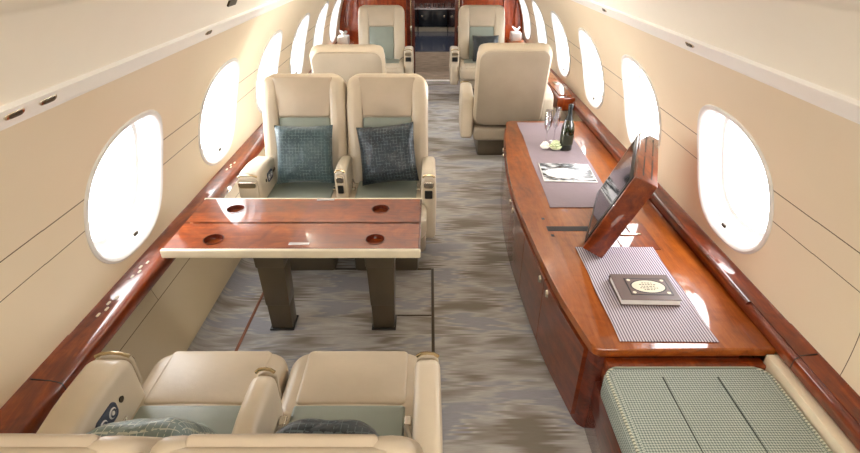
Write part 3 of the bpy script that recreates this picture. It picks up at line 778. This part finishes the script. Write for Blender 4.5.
# ------------------------------------------------------------------ things on the credenza
def cloth_obj(name, quad, z, mat, label, cat, n=24, amp=0.0015):
    bm = bmesh.new(); a, b, c, d = [Vector((*q, 0)) for q in quad]; ctr = (a+b+c+d)/4
    def pt(i, j, dz):
        s, t = i/n, j/n; q = a.lerp(b, s).lerp(d.lerp(c, s), t)
        e = 0.003*math.sin(11*t+3*s)*(1 if i in (0, n) else 0)
        return Vector((q.x-ctr.x+e, q.y-ctr.y, dz+amp*(1+noise.noise(Vector((q.x*7, q.y*7, 0))))))
    g = {}
    for L, dz in ((0, 0.0005), (1, 0.0030)):
        for i in range(n+1):
            for j in range(n+1): g[L, i, j] = bm.verts.new(pt(i, j, dz))
    for i in range(n):
        for j in range(n):
            for L in (0, 1): bm.faces.new((g[L, i, j], g[L, i+1, j], g[L, i+1, j+1], g[L, i, j+1]))
        for (p, q) in (((i, 0), (i+1, 0)), ((i, n), (i+1, n)), ((0, i), (0, i+1)), ((n, i), (n, i+1))):
            bm.faces.new((g[0, *p], g[0, *q], g[1, *q], g[1, *p]))
    o = obj(name, bm, mat, loc=(ctr.x, ctr.y, z)); tag(o, label, cat); return o
cloth_obj('striped_napkin', [(0.728, 1.445), (1.108, 1.440), (1.112, 2.12), (0.730, 2.12)], CZ, 'napkin', 'grey and white pinstriped cloth lying under the book', 'cloth')
cloth_obj('table_runner', [(0.690, 2.55), (1.085, 2.55), (1.125, 4.07), (0.735, 4.09)], CZ, 'napkin_lilac', 'plain lilac grey cloth lying under the bottle and the magazine', 'cloth')
# book
bk_ = thing('book', 'closed book with brown-grey cover and cream oval label on the striped cloth', 'book', (0.928, 1.745, CZ+0.0065), -0.03)
bw, bh, bt = 0.125, 0.092, 0.032
bm = bmesh.new(); box(bm, (-bw, -bh, 0), (bw, bh, 0.003), 0.001, 1); box(bm, (-bw, -bh, bt-0.003), (bw, bh, bt), 0.001, 1); box(bm, (-bw, bh-0.004, 0.001), (bw, bh, bt-0.001), 0.001, 1)
cv = obj('cover', bm, 'book', bk_)
bm = bmesh.new(); box(bm, (-bw+0.005, -bh+0.004, 0.0035), (bw-0.004, bh-0.005, bt-0.0035), 0.001, 1); obj('pages', bm, 'pages', bk_)
bm = bmesh.new(); slab(bm, 0.090, 0.060, 0.004, 0.0008, 0.0002, T(0.015, 0, bt+0.0003) @ FLAT); pr = obj('printed_panel', bm, 'book_dark', cv)
bm = bmesh.new(); slab(bm, 0.084, 0.054, 0.003, 0.0008, 0.0002, T(0.015, 0, bt+0.0008) @ FLAT); obj('panel_field', bm, 'book', cv)
bm = bmesh.new(); bmesh.ops.create_circle(bm, cap_ends=True, segments=40, radius=1, matrix=T(0.015, 0, bt+0.0015) @ Matrix.Diagonal((0.076, 0.049, 1, 1))); obj('oval_border', bm, 'book_dark', cv, smooth=False)
bm = bmesh.new(); bmesh.ops.create_circle(bm, cap_ends=True, segments=40, radius=1, matrix=T(0.015, 0, bt+0.0019) @ Matrix.Diagonal((0.070, 0.043, 1, 1))); ov = obj('oval_label', bm, 'book_label', cv, smooth=False)
bm = bmesh.new()
for r_, (y, w) in enumerate(((0.024, 0.022), (0.012, 0.036), (0.0, 0.030), (-0.012, 0.038), (-0.024, 0.024))):
    x = -w
    while x < w-0.004:
        l = random.uniform(0.006, 0.013); box(bm, (0.015+x, y-0.0022, bt+0.002), (0.015+min(x+l, w), y+0.0022, bt+0.0024)); x += l+0.004
obj('lettering', bm, 'track', ov, smooth=False)
bm = bmesh.new()
for sx in (-1, 1):
    for sy in (-1, 1): bmesh.ops.create_circle(bm, cap_ends=True, segments=14, radius=0.008, matrix=T(0.015+sx*0.072, sy*0.044, bt+0.0021))
obj('corner_ornament', bm, 'book_label', cv, smooth=False)
# magazine
mg = thing('magazine', 'open photo print of a white plate, lying on the lilac cloth', 'magazine', (0.902, 3.035, CZ+0.0065), -0.06)
bm = bmesh.new(); box(bm, (-0.168, -0.148, 0), (0.168, 0.148, 0.004), 0.001, 1); obj('sheet', bm, 'pages', mg)
bm = bmesh.new(); box(bm, (-0.163, -0.132, 0.0040), (0.163, 0.144, 0.0048)); obj('printed_photo', bm, 'photo', mg, smooth=False)
# bottle
bo = thing('champagne_bottle', 'dark green champagne bottle standing on the lilac cloth', 'bottle', (0.990, 3.46, CZ+0.0065))
bm = bmesh.new()
pr_ = [(0.001, 0.004), (0.030, 0.0), (0.042, 0.002), (0.046, 0.010), (0.0465, 0.14), (0.045, 0.165), (0.038, 0.195), (0.027, 0.222), (0.0185, 0.245), (0.0155, 0.27), (0.0145, 0.300), (0.001, 0.300)]
lathe(bm, pr_, 32); obj('glass_body', bm, 'bottle', bo)
bm = bmesh.new(); lathe(bm, [(0.0275, 0.224), (0.0192, 0.247), (0.0163, 0.27), (0.0155, 0.30), (0.0175, 0.302), (0.0178, 0.328), (0.014, 0.334), (0.001, 0.335)], 24); obj('foil', bm, 'foil', bo)
bm = bmesh.new(); lathe(bm, [(0.0472, 0.045), (0.0474, 0.05), (0.0474, 0.115), (0.0472, 0.12)], 32); obj('label_band', bm, 'label', bo)
def flute(x, y, h, label):
    f = thing('champagne_flute', label, 'glass', (x, y, CZ+0.0065), 0, 'champagne flutes')
    bm = bmesh.new(); k = h/0.25
    lathe(bm, [(0.0045, 0.005*k), (0.0035, 0.02*k), (0.0035, 0.085*k), (0.006, 0.095*k), (0.018, 0.115*k), (0.027, 0.15*k), (0.029, 0.19*k), (0.027, 0.25*k), (0.0258, 0.25*k), (0.0278, 0.19*k), (0.0258, 0.15*k), (0.016, 0.118*k), (0.001, 0.100*k)], 24); obj('bowl', bm, 'crystal', f)
    bm = bmesh.new(); lathe(bm, [(0.001, 0.0), (0.033, 0.0), (0.034, 0.002), (0.012, 0.006), (0.001, 0.009)], 28); obj('foot', bm, 'crystal', f)
flute(0.868, 3.56, 0.262, 'champagne flute standing farther from the bottle, toward the aisle edge')
flute(0.940, 3.62, 0.262, 'champagne flute standing right against the champagne bottle')
def blossom(x, y, r, mat, label):
    b = thing('blossom', label, 'flower', (x, y, CZ+0.0065), 0, 'flower heads by the bottle')
    for k in range(3):
        bm = bmesh.new(); nn = 5+2*k; rad = r*(0.35+0.3*k)
        for q in range(nn):
            a = 2*PI*q/nn+k*0.4
            bmesh.ops.create_icosphere(bm, subdivisions=2, radius=1, matrix=T(rad*math.cos(a)*0.75, rad*math.sin(a)*0.75, r*(1.15-0.35*k)) @ RZ(a) @ RY(0.7) @ Matrix.Diagonal((r*0.18, r*0.38, r*0.42, 1)))
        for v in bm.verts: v.co.z = max(v.co.z, 0.0)
        obj('petals', bm, mat, b)
blossom(0.842, 3.47, 0.036, 'petal', 'white flower head lying below the flutes')
blossom(0.915, 3.45, 0.046, 'petal_green', 'pale green flower head touching the bottle foot')

# ------------------------------------------------------------------ divan
dv = thing('divan', 'low side divan with green tweed cushion in front of the credenza end', 'sofa', (0, 0, 0))
DX0, DX1, DY0, DY1, DZ = 0.640, 1.256, 0.20, 1.362, 0.420
bm = bmesh.new(); box(bm, (DX0+0.012, DY0, 0.0), (CX+1.165, CY0+0.010, 0.285), 0.006, 2); obj('wooden_base', bm, 'wood_dark', dv)
bm = bmesh.new(); box(bm, (DX0+0.03, DY1+0.004, 0.286), (CX+1.25, CY0+0.010, 0.410), 0.006, 2); obj('end_board', bm, 'wood', dv)
bm = bmesh.new()
box(bm, (1.266, DY0, 0.27), (1.310, CY0-0.012, 0.446), 0.004, 2); sp_ = obj('side_panel', bm, 'dado_panel', dv); sp_['label'] = 'cream side panel'
bm = bmesh.new()
hx, hy = (DX1-DX0)/2, (DY1-DY0)/2; mx_, my_ = (DX0+DX1)/2, (DY0+DY1)/2
def groove(co):
    # two stitched channels along the cushion
    d = 0
    if co.y < -0.05:
        for gx in (0.845-mx_, 1.045-mx_):
            d += 0.010*math.exp(-((co.x-gx)/0.008)**2)
    return Vector((co.x, co.y+d, co.z))
slab(bm, hx, hy, 0.055, 0.128, 0.028, T(mx_, my_, DZ-0.064) @ FLAT, 0.004)
cu = obj('seat_cushion', bm, 'tweed', dv)
bm = bmesh.new()
pts = [(mx_+x, my_+z, DZ-0.006) for x, z in rr_outline(hx-0.008, hy-0.008, 0.050)]; tube(bm, pts+[pts[0]], 0.005, 8)
t = obj('piping', bm, 'piping', cu)
for gx in (0.845, 1.045):
    bm = bmesh.new(); tube(bm, [(gx, DY0+0.04, DZ+0.002), (gx, DY1-0.06, DZ+0.0025)], 0.0022, 6); obj('seam', bm, 'seam', cu)

# ------------------------------------------------------------------ small fittings
shell_begin()
def reading_light(x, y, z, side, label, dark=False):
    r = thing('reading_light', label, 'lamp', (x, y, z), 0, 'reading lights in the white rail')
    n = Vector((-side*0.82, 0, -0.57)); q = n.to_track_quat('-Y', 'Z').to_matrix().to_4x4()
    bm = bmesh.new(); slab(bm, 0.030, 0.0095, 0.009, 0.008, 0.003, q); obj('housing', bm, 'chrome', r)
    bm = bmesh.new(); slab(bm, 0.020, 0.006, 0.0055, 0.004, 0.001, q @ T(0, -0.004, 0)); obj('lens', bm, 'track', r)
XR, ZR = 0.940, 1.465
reading_light(CX-XR, 1.087, ZR, -1, 'chrome reading light at the left photo edge, lowest on the rail')
reading_light(CX-XR, 1.20, ZR, -1, 'chrome reading light second along the left white rail')
reading_light(CX-XR, 2.21, ZR, -1, 'chrome reading light in the left white rail above the second window')
reading_light(CX+XR, 1.93, ZR, 1, 'slim reading light in the right white rail, above the nearest right window')
reading_light(CX+XR, 2.97, ZR, 1, 'slim reading light in the right white rail, above the farther windows')
v = thing('air_vent', 'dark air vent slot in the left ceiling valance at the photo top edge', 'vent', (CX-0.895, 2.42, 1.557))
bm = bmesh.new(); q = Vector((0.86, 0, -0.50)).to_track_quat('-Y', 'Z').to_matrix().to_4x4()
slab(bm, 0.05, 0.014, 0.006, 0.008, 0.002, q); obj('grille', bm, 'track', v)

# fold-away side table casing beyond the credenza, and bulkhead drink ledges
st = thing('side_table_casing', 'fold-away side table casing in cherry wood on the right ledge beyond the credenza', 'side table')
bm = bmesh.new(); box(bm, (CX+1.060, 4.20, 0.525), (CX+1.215, 5.20, 0.640), 0.012, 3); obj('casing', bm, 'wood', st)
bm = bmesh.new(); box(bm, (CX+1.085, 4.26, 0.6405), (CX+1.195, 5.10, 0.650), 0.004, 2); ld = obj('lid', bm, 'wood_top', st)
bm = bmesh.new(); box(bm, (CX+1.12, 4.60, 0.6505), (CX+1.16, 4.70, 0.656), 0.003, 2); obj('latch', bm, 'chrome', ld)
def drink_ledge(side, label, lb2, ya):
    x = CX+side*1.10
    d = thing('drink_ledge', label, 'shelf', (x, ya, 0), 0, 'drink ledges by the bulkhead')
    bm = bmesh.new(); box(bm, (-0.10, -0.25, 0.50), (0.10, 0.22, 0.635), 0.01, 3); obj('casing', bm, 'wood', d)
    bm = bmesh.new(); box(bm, (-0.105, -0.26, 0.6355), (0.105, 0.23, 0.655), 0.006, 3); obj('top', bm, 'wood_top', d)
    t = thing('tissue_box', lb2, 'tissue box', (x-side*0.0, ya-0.02, 0.6555), 0, 'tissue boxes by the bulkhead')
    bm = bmesh.new(); box(bm, (-0.065, -0.09, 0), (0.065, 0.09, 0.10), 0.008, 2); obj('carton', bm, 'white', t)
    bm = bmesh.new()
    n = 10; g = [[None]*(n+1) for _ in range(n+1)]
    for i in range(n+1):
        for j in range(n+1):
            a = 2*PI*i/n; r = 0.006+0.045*(j/n)**1.2
            g[i][j] = (r*math.cos(a)*(1+0.3*math.sin(3*a)), r*math.sin(a), 0.095+0.055*(j/n)*(1+0.35*math.cos(2*a+1)))
    vv = [[bm.verts.new(g[i][j]) for j in range(n+1)] for i in range(n)]
    for i in range(n):
        for j in range(n): bm.faces.new((vv[i][j], vv[(i+1) % n][j], vv[(i+1) % n][j+1], vv[i][j+1]))
    obj('tissue', bm, 'petal', t)
drink_ledge(-1, 'wooden drink ledge at the bulkhead under the left tissue box', 'white tissue box in the left bulkhead corner', 6.62)
drink_ledge(1, 'wooden drink ledge at the bulkhead under the right tissue box', 'white tissue box in the right bulkhead corner', 6.92)

shell_end()
# ------------------------------------------------------------------ light
w = bpy.data.worlds.new('World'); sc.world = w; w.use_nodes = True
bg = w.node_tree.nodes['Background']; bg.inputs[0].default_value = (0.98, 0.985, 1.0, 1); bg.inputs[1].default_value = 6.0
def area(name, loc, sx, sy, e, col=(1, 0.93, 0.82), rot=(0, 0, 0)):
    l = bpy.data.lights.new(name, 'AREA'); l.shape = 'RECTANGLE'; l.size = sx; l.size_y = sy; l.energy = e; l.color = col
    o = bpy.data.objects.new(name, l); COL.objects.link(o); o.location = loc; o.rotation_euler = rot; return o
area('ceiling_strip_light', (CX, 3.1, 1.89), 0.5, 7.6, 125)
for sd in (-1, 1):
    area('cove_light', (CX+sd*0.985, 3.4, 1.492), 0.02, 8.6, 20, (1, 0.95, 0.88), Vector((sd*0.55, 0, -0.83)).to_track_quat('Z', 'Y').to_euler())
area('rear_fill_light', (CX, -0.55, 1.84), 1.0, 0.9, 26, (1, 0.95, 0.88), (math.radians(22), 0, 0))  # added fill behind the camera, brightens the near seats and divan
area('passage_light', (0.06, 9.4, 1.88), 0.3, 2.5, 10)
area('galley_light', (0.06, 11.6, 1.88), 0.3, 0.8, 6)

cam = bpy.data.cameras.new('camera'); co = bpy.data.objects.new('camera', cam); COL.objects.link(co); sc.camera = co
cam.sensor_width = 36; cam.lens = 36*500/860; cam.clip_start = 0.02
co.location = (0, 0, 1.8); co.rotation_euler = (PI/2-math.radians(29.86), 0, 0)
sc.view_settings.view_transform = 'Standard'; sc.view_settings.look = 'None'; sc.view_settings.gamma = 1; sc.view_settings.exposure = 1.25
sc.cycles.use_denoising = True; sc.cycles.caustics_reflective = False; sc.cycles.caustics_refractive = False; sc.cycles.max_bounces = 10; sc.cycles.diffuse_bounces = 5; sc.cycles.transparent_max_bounces = 16
